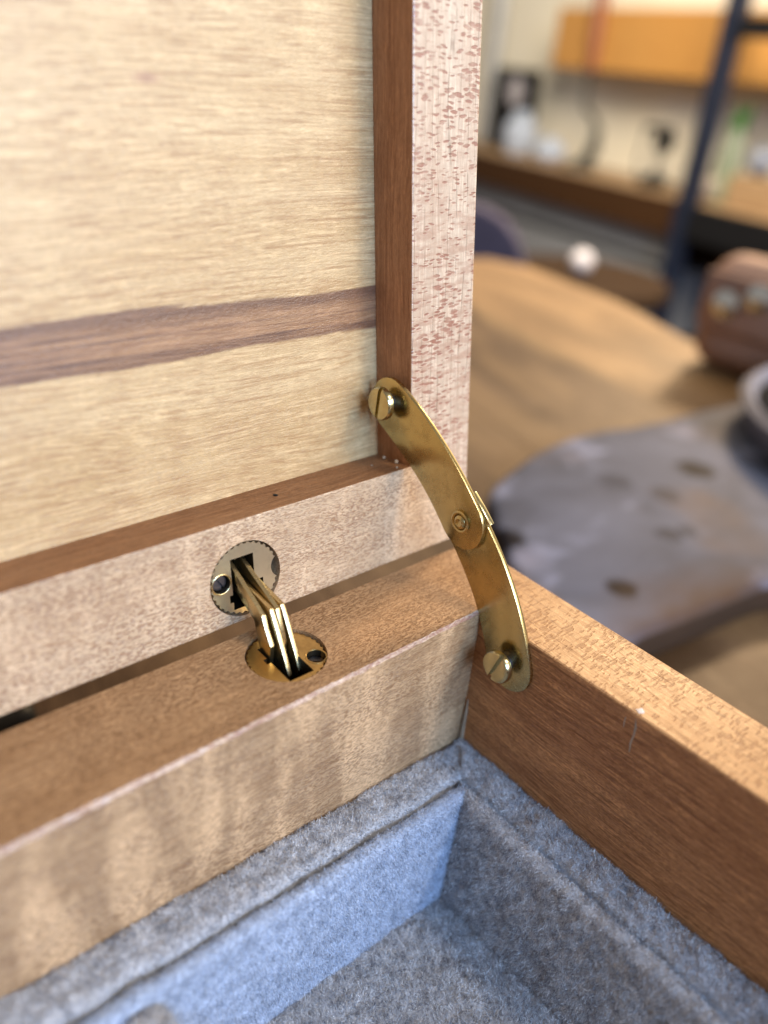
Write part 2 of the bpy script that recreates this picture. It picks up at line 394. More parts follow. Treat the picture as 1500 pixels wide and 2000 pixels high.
# grey slab
def slab_mat():
    t = NT('weathered_grey_slab'); v = t.coord()
    a = t.noise(t.scale(v, .022, .03, .03), 1, 5, .6, .5)
    c = t.mix(t.ramp(a, .3, .7), (0.075, 0.078, 0.10), (0.14, 0.15, 0.20))
    b = t.noise(t.scale(v, .035, .05, .05, (5, 2, 0)), 1, 3, .5)
    c = t.mix(t.ramp(b, .56, .72, 0, .75), c, (0.30, 0.32, 0.44))
    d = t.noise(t.scale(v, .02, .02, .02, (1, 8, 0)), 1, 2, .5)
    c = t.mix(t.ramp(d, .52, .7, 0, .6), c, (0.15, 0.10, 0.07))
    for px, py, r_, st_ in ((-102, 31.8, 5.5, .97), (-.4, 26.4, 7, .95), (-93.8, -5.4, 4.2, .97), (-37.2, 37.8, 6, .5), (-30.2, 20.8, 5, .55), (-54.3, 4.5, 4, .6), (-47, 2, 3, .6), (40, 0, 7, .8), (70, 30, 8, .8)):
        dd = t.n('VectorMath', {0: t.scale(v, 1, 1, 0), 1: (px, py, 0)}, operation='DISTANCE').outputs['Value']
        dd = t.math('MULTIPLY_ADD', t.noise(t.scale(v, .25, .25, .25), 1, 2), r_ * .9, dd)
        c = t.mix(t.ramp(dd, r_ * 1.15, r_ * 1.9, st_, 0), c, (0.008, 0.006, 0.008))
    dd = t.n('VectorMath', {0: t.scale(v, .5, 1, 0), 1: (-45, -28, 0)}, operation='DISTANCE').outputs['Value']
    dd = t.math('MULTIPLY_ADD', t.noise(t.scale(v, .05, .05, .05), 1, 2), 20, dd)
    c = t.mix(t.ramp(dd, 14, 38, .92, 0), c, (0.085, 0.045, 0.022))
    t.set(t.b, 'Base Color', c); t.b.inputs['Roughness'].default_value = .6; t.b.inputs['Specular IOR Level'].default_value = .08
    t.bump(a, .5, 2)
    return t.m
sl = [(117, 98), (134, 104.5), (164, 112), (193, 112), (219, 104), (272, 99), (330, 92), (360, 20), (345, -55), (250, -35), (151, 10), (128, 13), (110, 15.5), (88, 19), (60, 14), (44, 16), (62, 34), (82, 54), (97, 74), (108, 88)]
slp = []
for i in range(len(sl)):       # round the outline
    a, b = Vector(sl[i]), Vector(sl[(i + 1) % len(sl)])
    slp += [tuple(a.lerp(b, .25)), tuple(a.lerp(b, .75))]
bm = prism([(x - 200, y - 40) for x, y in slp], 0, 12)
bevel(bm, 3.5, 3, lambda e: abs(e.verts[0].co.z - e.verts[1].co.z) < .1)
slab = obj('stone_slab', bm, slab_mat(), None, (200, 40, -69.8), smooth=True)
slab.data.materials.append(plain('dark_bark', (0.045, 0.025, 0.014), .8, spec=.2))
for p in slab.data.polygons:
    if p.normal.z < .6: p.material_index = 1
tag(slab, 'flat mottled grey slab with dark pits lying on the table beside the box', 'slab')

bk2 = obj('gap_shade_block', bevel(box(-80, 80, -18, 18, 0, 11), 4, 3), M_black, None, (-122, 96, -69.8), (0, 0, math.radians(2)), True)  # added dark block, stands in for the lid's shadow on the table
tag(bk2, 'flat dark block added in place of the lid shadow behind the box, seen through the hinge gap', 'shade block')
# round tray with pale rim, brown pouch with metal snaps
M_stool = plain('dark_stool_wood', (0.03, 0.016, 0.008), .7, spec=.1)
tr = empty('round_tray', (302, 6, -57.6)); tag(tr, 'round black tray with raised lavender rim at the right edge', 'tray')
obj('rim', lathe([(78, 0), (84, 2), (89, 12), (90, 14), (87, 16), (84, 14), (80, 6), (78, 3), (78, 0)], 64), M_lav, tr, smooth=True)
obj('base', lathe([(0, .2), (77.8, .2), (77.8, 5), (82, 12.5), (0, 12.5)], 64), M_tray, tr)
po = empty('leather_pouch', (366, 126, -69.8), (0, 0, math.radians(-90)))
tag(po, 'brown leather pouch with shiny metal snaps at the right edge of the table', 'pouch')
bm = box(-38, 38, -15, 15, 0, 62); bevel(bm, 14.5, 6)
obj('body', bm, M_leather, po, smooth=True)
bm = box(-34, 36, -18.5, -15.2, 24, 54); bevel(bm, 1.6, 3); obj('flap', bm, M_leather, po, smooth=True)
for sx, sz in ((-19, 38), (-2, 45)):
    b_ = lathe([(0, 4), (4, 3.2), (7.5, 0), (7.5, -1), (0, -1)], 24)
    bmesh.ops.rotate(b_, verts=b_.verts[:], matrix=Matrix.Rotation(math.pi / 2, 3, 'X'))
    bmesh.ops.translate(b_, verts=b_.verts[:], vec=(sx, -19.8, sz))
    obj('snap', b_, M_chrome, po, smooth=True)

# chair beyond the table
ch = empty('chair', (503, 678, -820), (0, 0, math.radians(127)))
tag(ch, 'chair with rounded dark violet back behind the far end of the table', 'chair')
bm = prism([(x, z) for x, z in [(-210, 420), (210, 420)] + [(210 - 70 + 70 * math.cos(t), 690 + 70 * math.sin(t)) for t in np.linspace(0, math.pi / 2, 8)] + [(-210 + 70 + 70 * math.cos(t), 690 + 70 * math.sin(t)) for t in np.linspace(math.pi / 2, math.pi, 8)]], -18, 18, 'Y')
bevel(bm, 8, 2, lambda e: abs(e.verts[0].co.y - e.verts[1].co.y) < .1); obj('backrest', bm, M_purple, ch, smooth=True)
obj('seat', bevel(box(-210, 210, 22, 430, 420, 470), 12, 2), M_purple, ch, smooth=True)
for lx in (-185, 185):
    for ly in (40, 400): obj('leg', tube([(lx, ly, 0), (lx, ly, 419.5)], 14), M_black, ch)

# --- shelf unit and wall: frame with X along the wall, Y into the wall
FO = Vector((2169.84, 2032.24, 0)); FA = math.atan2(-0.980756, -0.19523747)
FU = Vector((-0.19523747, -0.980756, 0)); FW = Vector((0.980756, -0.19523747, 0))
def F(a, b, z): return tuple(FO + FU * a + FW * b + Vector((0, 0, z)))
def bg_empty(name, a, b, z): return empty(name, F(a, b, z), (0, 0, FA))
def bg_obj(name, bm, mat, a, b, z, smooth=False): return obj(name, bm, mat, None, F(a, b, z), (0, 0, FA), smooth)
wl = bg_obj('wall', box(-2500, 2600, 0, 80, 0, 2600), M_wall, 0, 300, -820)
tag(wl, 'plain cream wall behind the shelf unit', 'wall')
pp = bg_obj('wall_pipe', tube([(0, 0, 0), (0, 0, 1700)], 22), plain('grey_pipe', (0.42, 0.43, 0.44)), -360, 262, -195); tag(pp, 'thin grey pipe running up the cream wall above the picture frame', 'pipe')
su = bg_empty('shelf_unit', 955, 0, -820); tag(su, 'black metal shelf unit with wooden shelf along the cream wall', 'shelf unit')
obj('post', box(-22, 22, -37, -1, 0, 1500), M_navy, su)
obj('post', box(-1822, -1778, -37, -1, 0, 1500), M_navy, su)
obj('shelf_board', bevel(box(-1770, 1200, 0, 297, 585, 619), 3, 1), M_shelf, su)
obj('shelf_front', box(-1770, -26, -14, -1, 530, 619.4), M_shelf_dark, su)
obj('shelf_rail', box(26, 1200, -37, -1, 540, 619.5), M_black, su)
obj('lower_shelf', box(-1770, 1200, 0, 297, 200, 240), M_shelf_dark, su)
obj('upper_rail', box(26, 1200, -37, -1, 990, 1032), M_black, su)
obj('back_board', box(-1770, -26, 30, 44, 455, 529), M_grey, su)
obj('back_board', box(-1770, 1200, 280, 296, 241, 584), M_shelf_dark, su)
gp = bg_obj('grey_box', bevel(box(-410, 410, -90, 90, 0, 190), 6, 1), M_grey, 500, 130, -580); tag(gp, 'long grey storage box on the lower shelf', 'box')
bb = bg_obj('wall_cabinet', bevel(box(-350, 900, -70, 78, 0, 165), 4, 1), M_orange, 460, 220, 76); tag(bb, 'long honey coloured wooden cabinet fixed to the cream wall', 'cabinet')
pf = bg_empty('picture_frame', -150, 225, -200); tag(pf, 'black picture frame with a pale blot in it, standing on the shelf', 'picture frame')
obj('frame', bevel(box(-125, 125, -8, 8, 0, 262), 3, 1), M_black, pf)
obj('print', bevel(prism(circ(0, 0, 1, 20, lambda i: 48 + 7 * math.sin(3 * i)), -10, -8.4, 'Y'), .3, 1), M_white, pf, (10, 0, 190))
def jar(name, a, b, r, h, mat, label, cat, z=-200):
    o = bg_obj(name, lathe([(0, 0), (r * .7, 0), (r, h * .25), (r * .95, h * .65), (r * .5, h * .85), (r * .55, h), (r * .45, h), (r * .4, h * .86), (0, h * .8)], 28), mat, a, b, z, True)
    return tag(o, label, cat)
jar('glass_jar', -20, 170, 62, 135, M_glass, 'milky white glass jar in front of the black picture frame', 'jar')
jar('glass_bowl', 165, 160, 55, 70, M_glass, 'low milky glass bowl beside the tall white jar', 'bowl')
st = bg_empty('curved_lamp', 350, 140, -200); tag(st, 'slender curved dark stand with a red brown stem on the shelf', 'lamp')
obj('stand', tube([(0, 0, 4), (25, 0, 25), (48, 0, 70), (50, 0, 115), (20, 0, 155), (-22, 0, 170), (-34, 0, 200), (-30, 0, 250), (-26, 0, 275)], [26, 22, 22, 15, 8, 7, 7, 8, 9]), M_olive, st, smooth=True)
obj('stem', tube([(-26, 0, 276), (-30, -5, 360), (-34, -8, 600)], [15, 20, 20]), M_red, st, smooth=True)
obj('foot', lathe([(0, 0), (55, 0), (52, 9), (0, 11)], 28), M_olive, st)
gd = bg_empty('tabletop_clamp', 690, 120, -200); tag(gd, 'small black metal stand with a side arm on the shelf near the post', 'stand')
obj('base', lathe([(0, 0), (42, 0), (38, 26), (12, 32), (0, 32)], 24), M_black, gd)
obj('rod', tube([(0, 0, 32), (2, 0, 120)], 7), M_black, gd)
obj('arm', bevel(box(-72, 30, -10, 10, 142, 158), 3, 1), M_black, gd)
obj('head', bevel(box(-14, 30, -22, 22, 96, 141), 5, 1), M_black, gd)
obj('cord', tube([(-70, 0, 141), (-78, 0, 60), (-60, 0, 12)], 4), M_olive, gd)
# right of the post
gl = bg_obj('globe', lathe([(33 * math.sin(t), 33 - 33 * math.cos(t)) for t in np.linspace(0, math.pi, 16)], 28), M_beige, 905, 90, -200, True); tag(gl, 'cream ball on the shelf right beside the post', 'ball')
gb = bg_obj('glass_ball', lathe([(36 * math.sin(t), 36 - 36 * math.cos(t)) for t in np.linspace(0, math.pi, 16)], 28), plain('grey_lustre', (0.22, 0.24, 0.30), .3), 1010, 150, -125, True); tag(gb, 'glossy blue grey ball on a brown block at the right end of the shelf', 'ball')
bk = bg_obj('wooden_block', bevel(box(-70, 190, -60, 60, 0, 74.5), 4, 1), M_shelf, 1040, 150, -200); tag(bk, 'brown block on the shelf under the blue grey ball', 'block')
pv = bg_empty('potted_plant', 925, 130, -200); tag(pv, 'small green plant in a pale green glass vase beside the post', 'plant')
obj('vase', lathe([(0, 0), (26, 0), (34, 40), (30, 120), (20, 175), (16, 175), (24, 120), (0, 30)], 24), M_vase, pv, smooth=True)
for i in range(14):
    an = i * 2.4; r_ = 12 + 20 * random.random(); h_ = 185 + 70 * random.random()
    b_ = bmesh.new()
    c0 = Vector((0, 0, 120)); c1 = Vector((r_ * math.cos(an), r_ * math.sin(an), h_)); sd = Vector((-math.sin(an), math.cos(an), 0)) * 11
    m_ = c0.lerp(c1, .75)
    vs = [b_.verts.new(p) for p in (c0, m_ + sd, c1, m_ - sd, m_ + Vector((0, 0, 3)))]
    b_.faces.new((vs[0], vs[1], vs[4])); b_.faces.new((vs[1], vs[2], vs[4])); b_.faces.new((vs[2], vs[3], vs[4])); b_.faces.new((vs[3], vs[0], vs[4]))
    obj('leaf', b_, M_green, pv)
dp = bg_obj('dark_pot', lathe([(0, 0), (26, 0), (36, 45), (33, 52), (0, 50)], 24), M_black, 985, 230, -200 + .4, True); tag(dp, 'squat black pot behind the blue grey ball', 'pot')
wb = empty('side_stool', (1122, 790, -820)); tag(wb, 'dark side stool standing between the table and the shelf', 'stool')
obj('seat', lathe([(0, 560), (150, 560), (155, 575), (150, 587), (0, 587)], 40), M_stool, wb, smooth=True)
for k in range(3): obj('leg', tube([(110 * math.cos(k * 2.1), 110 * math.sin(k * 2.1), 0), (90 * math.cos(k * 2.1), 90 * math.sin(k * 2.1), 559.5)], 14), M_black, wb)
ba = obj('white_ball', lathe([(20 * math.sin(t), 20 - 20 * math.cos(t)) for t in np.linspace(0, math.pi, 16)], 28), M_white, None, (1122, 790, -232.8), smooth=True)
tag(ba, 'small white ball resting on the dark stool beyond the table', 'ball')

# ------------------------------------------------------------------ the box
bx = empty('wooden_box', (0, 0, -69.9)); BZ = 69.9
tag(bx, 'open wooden keepsake box with raised lid, brass hinge and brass lid stay', 'box')
H0 = -69.6
def yin(x): return 0.0143 * (x + .66)          # back wall inner face
def xin(y): return -.66 - .0154 * y            # right wall inner face
XL, XLI, YF, YFI = -214.0, -202.0, -166.0, -154.0
def multi(o, mats, pick):
    """further material slots, chosen by face normal/centre (mm)"""
    for m in mats: o.data.materials.append(m)
    for p in o.data.polygons: p.material_index = pick(p.normal, p.center / S)
    return o
def up(o): o.location.z += BZ * S; return o
# back wall
bm = prism([(-.66, 0), (12, 14.59), (XL, 14.59), (XLI, yin(XLI))], H0, 0)
def inner_top(e):
    a, b = e.verts
    return abs(a.co.z) < .01 and abs(b.co.z) < .01 and max(a.co.y, b.co.y) < .1 and abs(a.co.x - b.co.x) > 50
bmesh.ops.bevel(bm, geom=[e for e in bm.edges if inner_top(e)], offset=.42, segments=1, affect='EDGES')
bm.faces.ensure_lookup_table()
# subdivide the chamfer a little so that it can look worn
ch_e = [e for e in bm.edges if abs(e.verts[0].co.x - e.verts[1].co.x) > 50]
bmesh.ops.subdivide_edges(bm, edges=ch_e, cuts=260, use_grid_fill=True)
for v in bm.verts:
    if v.co.y < .9 + yin(v.co.x) and v.co.z > -.6 and -201 < v.co.x < -2:
        n_ = random.gauss(0, .05) + .05 * math.sin(v.co.x * 1.7) * math.sin(v.co.x * .43)
        if v.co.z > -.01: v.co.y += n_
        else: v.co.z += n_
bw = obj('back_wall', bm, M_back, bx); up(bw)
cut(bw, [prism(circ(-29.6, 7.9, 5.42, 64), -12, 3)])
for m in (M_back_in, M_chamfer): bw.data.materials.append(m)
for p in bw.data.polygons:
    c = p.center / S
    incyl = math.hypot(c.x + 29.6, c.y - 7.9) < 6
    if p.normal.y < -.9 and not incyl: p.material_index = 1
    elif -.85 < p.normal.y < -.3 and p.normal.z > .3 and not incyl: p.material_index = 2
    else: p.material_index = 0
# right wall, worn rim edge
bm = prism([(-.66, 0), (xin(YFI), YFI), (12, YF), (12, 14.59)], H0, 0)
bevel(bm, .35, 2, lambda e: e.verts[0].co.z > -.01 and e.verts[1].co.z > -.01 and abs(e.verts[0].co.y - e.verts[1].co.y) > 50)
sw = obj('side_wall', bm, M_side, bx); up(sw)
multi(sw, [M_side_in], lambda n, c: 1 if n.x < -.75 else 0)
bm = prism([(XLI, yin(XLI)), (XL, 14.59), (XL, YF), (XLI, YFI)], H0, 0); o = obj('side_wall', bevel(bm, .3, 1), M_side, bx); up(o)
bm = prism([(XLI, YFI), (XL, YF), (12, YF), (xin(YFI), YFI)], H0, 0); o = obj('front_wall', bevel(bm, .3, 1), M_back, bx); up(o)
o = obj('bottom', box(XLI + .5, -1.2, YFI + .5, -4, H0, H0 + 5), M_back, bx); up(o)
# glue bead in the corner, scratch and chip on the side wall
M_glue = plain('dried_glue', (0.33, 0.25, 0.17), .35, scale=.5)
bm = tube([(-.75, -.45, -16.8), (-.7, -.5, -19), (-.75, -.45, -22), (-.72, -.5, -25.2)], [.08, .26, .36, .45], 8)
o = obj('glue_bead', bm, M_glue, bx, smooth=True); up(o)
bm = tube([(-.30, -26.6, -.6), (-.26, -26.9, -1.8), (-.27, -27.0, -3.2), (-.26, -26.9, -4.6), (-.27, -27.1, -6.0)], [.05, .17, .14, .16, .08], 6)
for v in bm.verts: v.co.x = -.25 + (v.co.x + .25) * .25
o = obj('glue_smear', bm, M_glue, bx, smooth=True); up(o)
bm = tube([(-.26, -25.3, -1.3), (-.25, -25.3, -2.2), (-.26, -25.4, -3.0)], [.05, .09, .04], 6)
o = obj('glue_smear', bm, M_glue, bx, smooth=True); up(o)
bm = bmesh.new(); bmesh.ops.create_icosphere(bm, subdivisions=2, radius=.55)
for v in bm.verts: v.co = Vector((v.co.x * 1.1 * random.uniform(.6, 1.2), v.co.y * random.uniform(.6, 1.3), v.co.z * .15))
bmesh.ops.translate(bm, verts=bm.verts[:], vec=(.8, -26.4, .02))
o = obj('chip', bm, plain('bare_wood', (0.78, 0.70, 0.66), .6), bx); up(o)

# ------------------------------------------------------------------ the lid
A = 0.144; Y0, Z0 = 16.217, 0.75
RW, XI, XO, DP, LH = 14.81, -.22, 12.16, 7.9, 176.0
lid = obj('lid', box(-205, XI + 4, DP, DP + 4.5, RW - 5, LH - 8), M_panel, bx, (0, Y0, Z0 + BZ), (-A, 0, 0))
def lidpart(name, bm, mat, smooth=False): return obj(name, bm, mat, lid, smooth=smooth)
# bottom rail: plan polygon in (x,s), depth along y
bm = prism([(XI, RW), (XO, .0), (XL, 0), (XLI, RW)], 0, DP - .02, 'Y')
def long_x(e): return abs(e.verts[0].co.x - e.verts[1].co.x) > 50
bevel(bm, .22, 2, lambda e: long_x(e) and e.verts[0].co.y < .01)
rail = lidpart('lid_rail', bm, M_rail)
cut(rail, [prism(circ(-30, 6.15, 5.42, 64), -3, 7, 'Y')])
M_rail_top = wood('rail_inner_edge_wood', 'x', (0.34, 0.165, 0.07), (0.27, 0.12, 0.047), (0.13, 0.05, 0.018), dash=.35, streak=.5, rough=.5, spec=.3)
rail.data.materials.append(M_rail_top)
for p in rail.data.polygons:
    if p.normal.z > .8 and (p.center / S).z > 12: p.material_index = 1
bm = prism([(XI, RW), (XI, LH - RW), (XO, LH), (XO, 0)], 0, DP - .02, 'Y')
bevel(bm, .25, 2, lambda e: abs(e.verts[0].co.z - e.verts[1].co.z) > 50 and e.verts[0].co.y < .01)
stile = lidpart('lid_stile', bm, M_stile)
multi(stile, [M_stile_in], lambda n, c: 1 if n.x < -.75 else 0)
lidpart('lid_stile', prism([(XLI, RW), (XLI, LH - RW), (XL, LH), (XL, 0)], 0, DP - .02, 'Y'), M_stile)
lidpart('lid_rail', prism([(XLI, LH - RW), (XI, LH - RW), (XO, LH), (XL, LH)], 0, DP - .02, 'Y'), M_rail)
lidpart('lid_back', bevel(box(XL, XO, DP + 4.6, DP + 9, 0, LH), .4, 1), M_back)
lidpart('lid_edge', box(XI + 4.1, XO, DP, DP + 4.6, 0, LH), M_stile)
lidpart('lid_edge', box(XL, XI + 4.1, DP, DP + 4.6, 0, RW - 5.1), M_rail)
# sawdust specks in the lid corner and the dark speck on the rail
M_dust = plain('sawdust', (0.62, 0.47, 0.3), .8)
for (x, yy, z, r_) in ((-.9, 2.6, RW + .3, .34), (-1.0, 5.4, RW + .25, .26), (-2.2, 1.0, RW + .1, .16), (-.35, 5.2, 19.3, .16), (-.35, 3.1, 22.5, .1), (-4.5, 4.2, RW + .1, .1), (-.5, 7.2, 24.6, .2)):
    b_ = bmesh.new(); bmesh.ops.create_icosphere(b_, subdivisions=1, radius=r_)
    bmesh.ops.translate(b_, verts=b_.verts[:], vec=(x, yy, z)); lidpart('sawdust_speck', b_, M_dust, True)
b_ = bmesh.new(); bmesh.ops.create_icosphere(b_, subdivisions=2, radius=.42)
for v in b_.verts: v.co = Vector((v.co.x * .8, v.co.y * 1.1, v.co.z * .35))
bmesh.ops.translate(b_, verts=b_.verts[:], vec=(-22.06, 4.0, RW + .02)); lidpart('dark_speck', b_, M_black, True)

# ------------------------------------------------------------------ barrel hinge
KN = 68
def knurl(i): return 5.02 + (.2 if i % 2 else 0)
# lid cup (local XY -> lid (x,s); built in XZ plane with depth along y)
bm = prism(circ(-30, 6.15, 5, KN * 2, lambda i: 4.96 + (.22 if (i // 2) % 2 else 0)), .3, 6.8, 'Y')
lc = obj('hinge_cup', bm, M_cup_lid, lid)
def scr(x, z): return prism(circ(x, z, 1.28, 32), -1, 2.0, 'Y')
cut(lc, [box(-32.0, -28.5, -1, 6.4, 1.9, 9.4), box(-28.6, -27.2, -1, 5, 4.3, 5.3), box(-32.5, -31.9, -1, 5, 3.1, 4.2), scr(-33.55, 6.3), prism(circ(-24.0, 6.3, 1.85, 32), -1, 3.2, 'Y')])
def screw_head(r, slot_w, slot_d, h, ang, cap=.25):
    """slotted cheese head: axis +Z, slot through the top"""
    b = lathe([(0, 0), (r * .96, 0), (r, .12), (r, h - cap), (r * .93, h - cap * .3), (r * .75, h), (0, h)], 48)
    s = box(-slot_w / 2, slot_w / 2, -r * 2, r * 2, h - slot_d, h + 2)
    bmesh.ops.rotate(s, verts=s.verts[:], matrix=Matrix.Rotation(ang, 3, 'Z'))
    return b, s
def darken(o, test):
    o.data.materials.append(M_slot_shade)
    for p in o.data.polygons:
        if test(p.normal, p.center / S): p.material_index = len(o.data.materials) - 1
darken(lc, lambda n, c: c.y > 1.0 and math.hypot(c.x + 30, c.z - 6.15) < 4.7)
b, s = screw_head(1.12, .34, .5, 1.0, .5, .06)
o = obj('set_screw', b, M_steel, lc, (-33.55, 1.95, 6.3), (math.pi / 2, 0, 0), True); cut(o, [s])
def ring(name, parent, loc, rot, mat):
    pr = [(1.28 + .13 + .13 * math.cos(a_), .1 * math.sin(a_)) for a_ in np.linspace(0, 2 * math.pi, 11)]
    return obj(name, lathe(pr, 36), mat, parent, loc, rot, True)
ring('screw_rim', lc, (-33.55, .3, 6.3), (math.pi / 2, 0, 0), M_link)
# base cup
bm = prism(circ(-29.6, 7.9, 5, KN * 2, lambda i: 4.98 + (.22 if (i // 2) % 2 else 0)), -11.5, -.4)
bc = obj('hinge_cup', bm, M_cup, bx); up(bc)
cut(bc, [box(-31.95, -28.25, 3.6, 11.2, -10, 1), box(-32.5, -27.7, 7.95, 8.95, -4, 1), prism(circ(-26.35, 5.7, 1.3, 32), -2.4, 1)])
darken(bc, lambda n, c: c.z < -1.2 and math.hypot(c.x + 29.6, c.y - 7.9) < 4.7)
b, s = screw_head(1.22, .38, .5, 1.0, 1.0, .06)
o = obj('set_screw', b, M_steel, bc, (-26.35, 5.7, -2.35), (0, 0, 0), True); cut(o, [s])
ring('screw_rim', bc, (-26.35, 5.7, -.4), (0, 0, 0), M_cup)
# four bent link plates
KZ = [(-31.3, (10.75, 5.2), (8.35, .3), True), (-30.25, (10.55, 5.95), (5.9, -2.0), False), (-29.4, (10.4, 5.75), (8.3, .4), True), (-28.45, (10.75, 5.9), (6.1, -2.2), False)]
for x, K, B, short in KZ:
    if short: poly = [(20.6, 9.6), (19.2, 9.0), K, (K[0] - .8, K[1] - 1.7), (B[0] + .25, B[1] + 1.2), (B[0] + .5, B[1] - 2.5), (B[0] + 2.3, B[1] - 2.2), (12.6, 3.4), (20.8, 6.8)]
    else: poly = [(20.4, 6.6), (17.5, 6.5), K, (K[0] - 1.25, K[1] - 1.9), (K[0] - 3.4, K[1] - 5.6), B, (B[0] + .35, B[1] - .9), (B[0] + 2.7, B[1] - .9), (12.6, 3.2), (20.4, 3.8)]
    bm = prism(poly, x - .32, x + .32, 'X'); bevel(bm, .08, 2)
    o = obj('link_plate', bm, M_link, bx, smooth=True); up(o)

# ------------------------------------------------------------------ lid stay
def arm_outline(p, q, bulge, r, n=22, r_end=None):
    p, q = Vector(p), Vector(q); d = (q - p).normalized(); nrm = Vector((d.y, -d.x))
    if nrm.x > 0: nrm = -nrm
    mid = (p + q) / 2 + nrm * bulge * 2
    L, R_ = [], []
    for i in range(n + 1):
        t = i / n
        c = p * (1 - t) ** 2 + mid * 2 * t * (1 - t) + q * t * t
        tg = ((mid - p) * (1 - t) + (q - mid) * t).normalized(); nn = Vector((tg.y, -tg.x))
        j = .05 * math.sin(7.3 * t) 
        L.append(c + nn * r); R_.append(c - nn * (r + j))
    def cap(c, a, b):
        a0 = math.atan2(a.y - c.y, a.x - c.x); a1 = math.atan2(b.y - c.y, b.x - c.x)
        out = []
        return a0, a1
    tg0 = (mid - p).normalized(); tg1 = (q - mid).normalized()
    out = list(L)
    a0 = math.atan2(tg1.y, tg1.x)
    for k in range(1, 14):
        an = a0 - math.pi / 2 + math.pi * k / 14
        out.append(q + Vector((math.cos(an), math.sin(an))) * r)
    out += R_[::-1]
    a0 = math.atan2(-tg0.y, -tg0.x)
    for k in range(1, 14):
        an = a0 - math.pi / 2 + math.pi * k / 14
        out.append(p + Vector((math.cos(an), math.sin(an))) * r)
    return [(v.x, v.y) for v in out]
UP, RV, LO = (22.5, 24.2), (6.0, 12.4), (-6.7, -5.4)
o = obj('stay_arm', bevel(prism(arm_outline(UP, (5.35, 12.7), 1.0, 4.15), -1.95, -1.2, 'X'), .12, 2), M_brass, bx, smooth=True); up(o); upper = o
lo_poly = arm_outline(RV, LO, 1.5, 4.15)
o = obj('stay_arm', bevel(prism(lo_poly, -1.15, -.42, 'X'), .12, 2), M_brass, bx, smooth=True); up(o); lower = o
# the little bent stop tab on the lower arm, beside the rivet
tp = Vector((4.75, 17.5)); tq = Vector((1.35, 14.6)); nn = Vector((-.635, .772))
poly = [tp - nn * .5, tp + nn * .1, tp.lerp(tq, .55) + nn * .3, tq + nn * .45 + Vector((-.5, -.6)), tq - nn * .35 + Vector((-.1, -.2))]
bm = prism([(p.x, p.y) for p in poly], -1.38, -.45, 'X'); bevel(bm, .12, 2)
obj('stop_tab', bm, M_brass_edge, lower, smooth=True)
# rivet
def axis_x(name, b, mat, parent, y, z, x, cuts=None, tiltv=(0, 0)):
    o = obj(name, b, mat, parent, (x, y, z), (0, -math.pi / 2, 0), True)
    o.rotation_euler = (tiltv[0], -math.pi / 2 + tiltv[1], 0)
    if cuts: cut(o, cuts)
    return o
axis_x('rivet', lathe([(1.65, 0), (1.7, .3), (1.45, .42), (1.22, .34), (1.12, .06), (1.05, .3), (.9, .5), (.6, .62), (.3, .52), (0, .48)], 40), M_brass, upper, 5.35, 12.75, -1.95)
# screws: head (slotted), shank
def stay_screw(parent, y, z, x0, xh, slot_ang, tiltv):
    sh = axis_x('screw_shank', lathe([(0, 0), (1.3, 0), (1.3, abs(xh - x0) + .1), (0, abs(xh - x0) + .1)], 28), M_steel, parent, y, z, x0, None, tiltv)
    b, s = screw_head(2.45, .62, .75, 1.15, slot_ang, .35)
    return axis_x('screw_head', b, M_brass_edge, parent, y, z, xh, [s], tiltv)
stay_screw(upper, UP[0] + .05, UP[1] + .6, -1.9, -3.15, 1.5, (0, 0))
stay_screw(lower, LO[0] + .4, LO[1] + .3, -1.0, -2.45, 1.25, (0, 0))

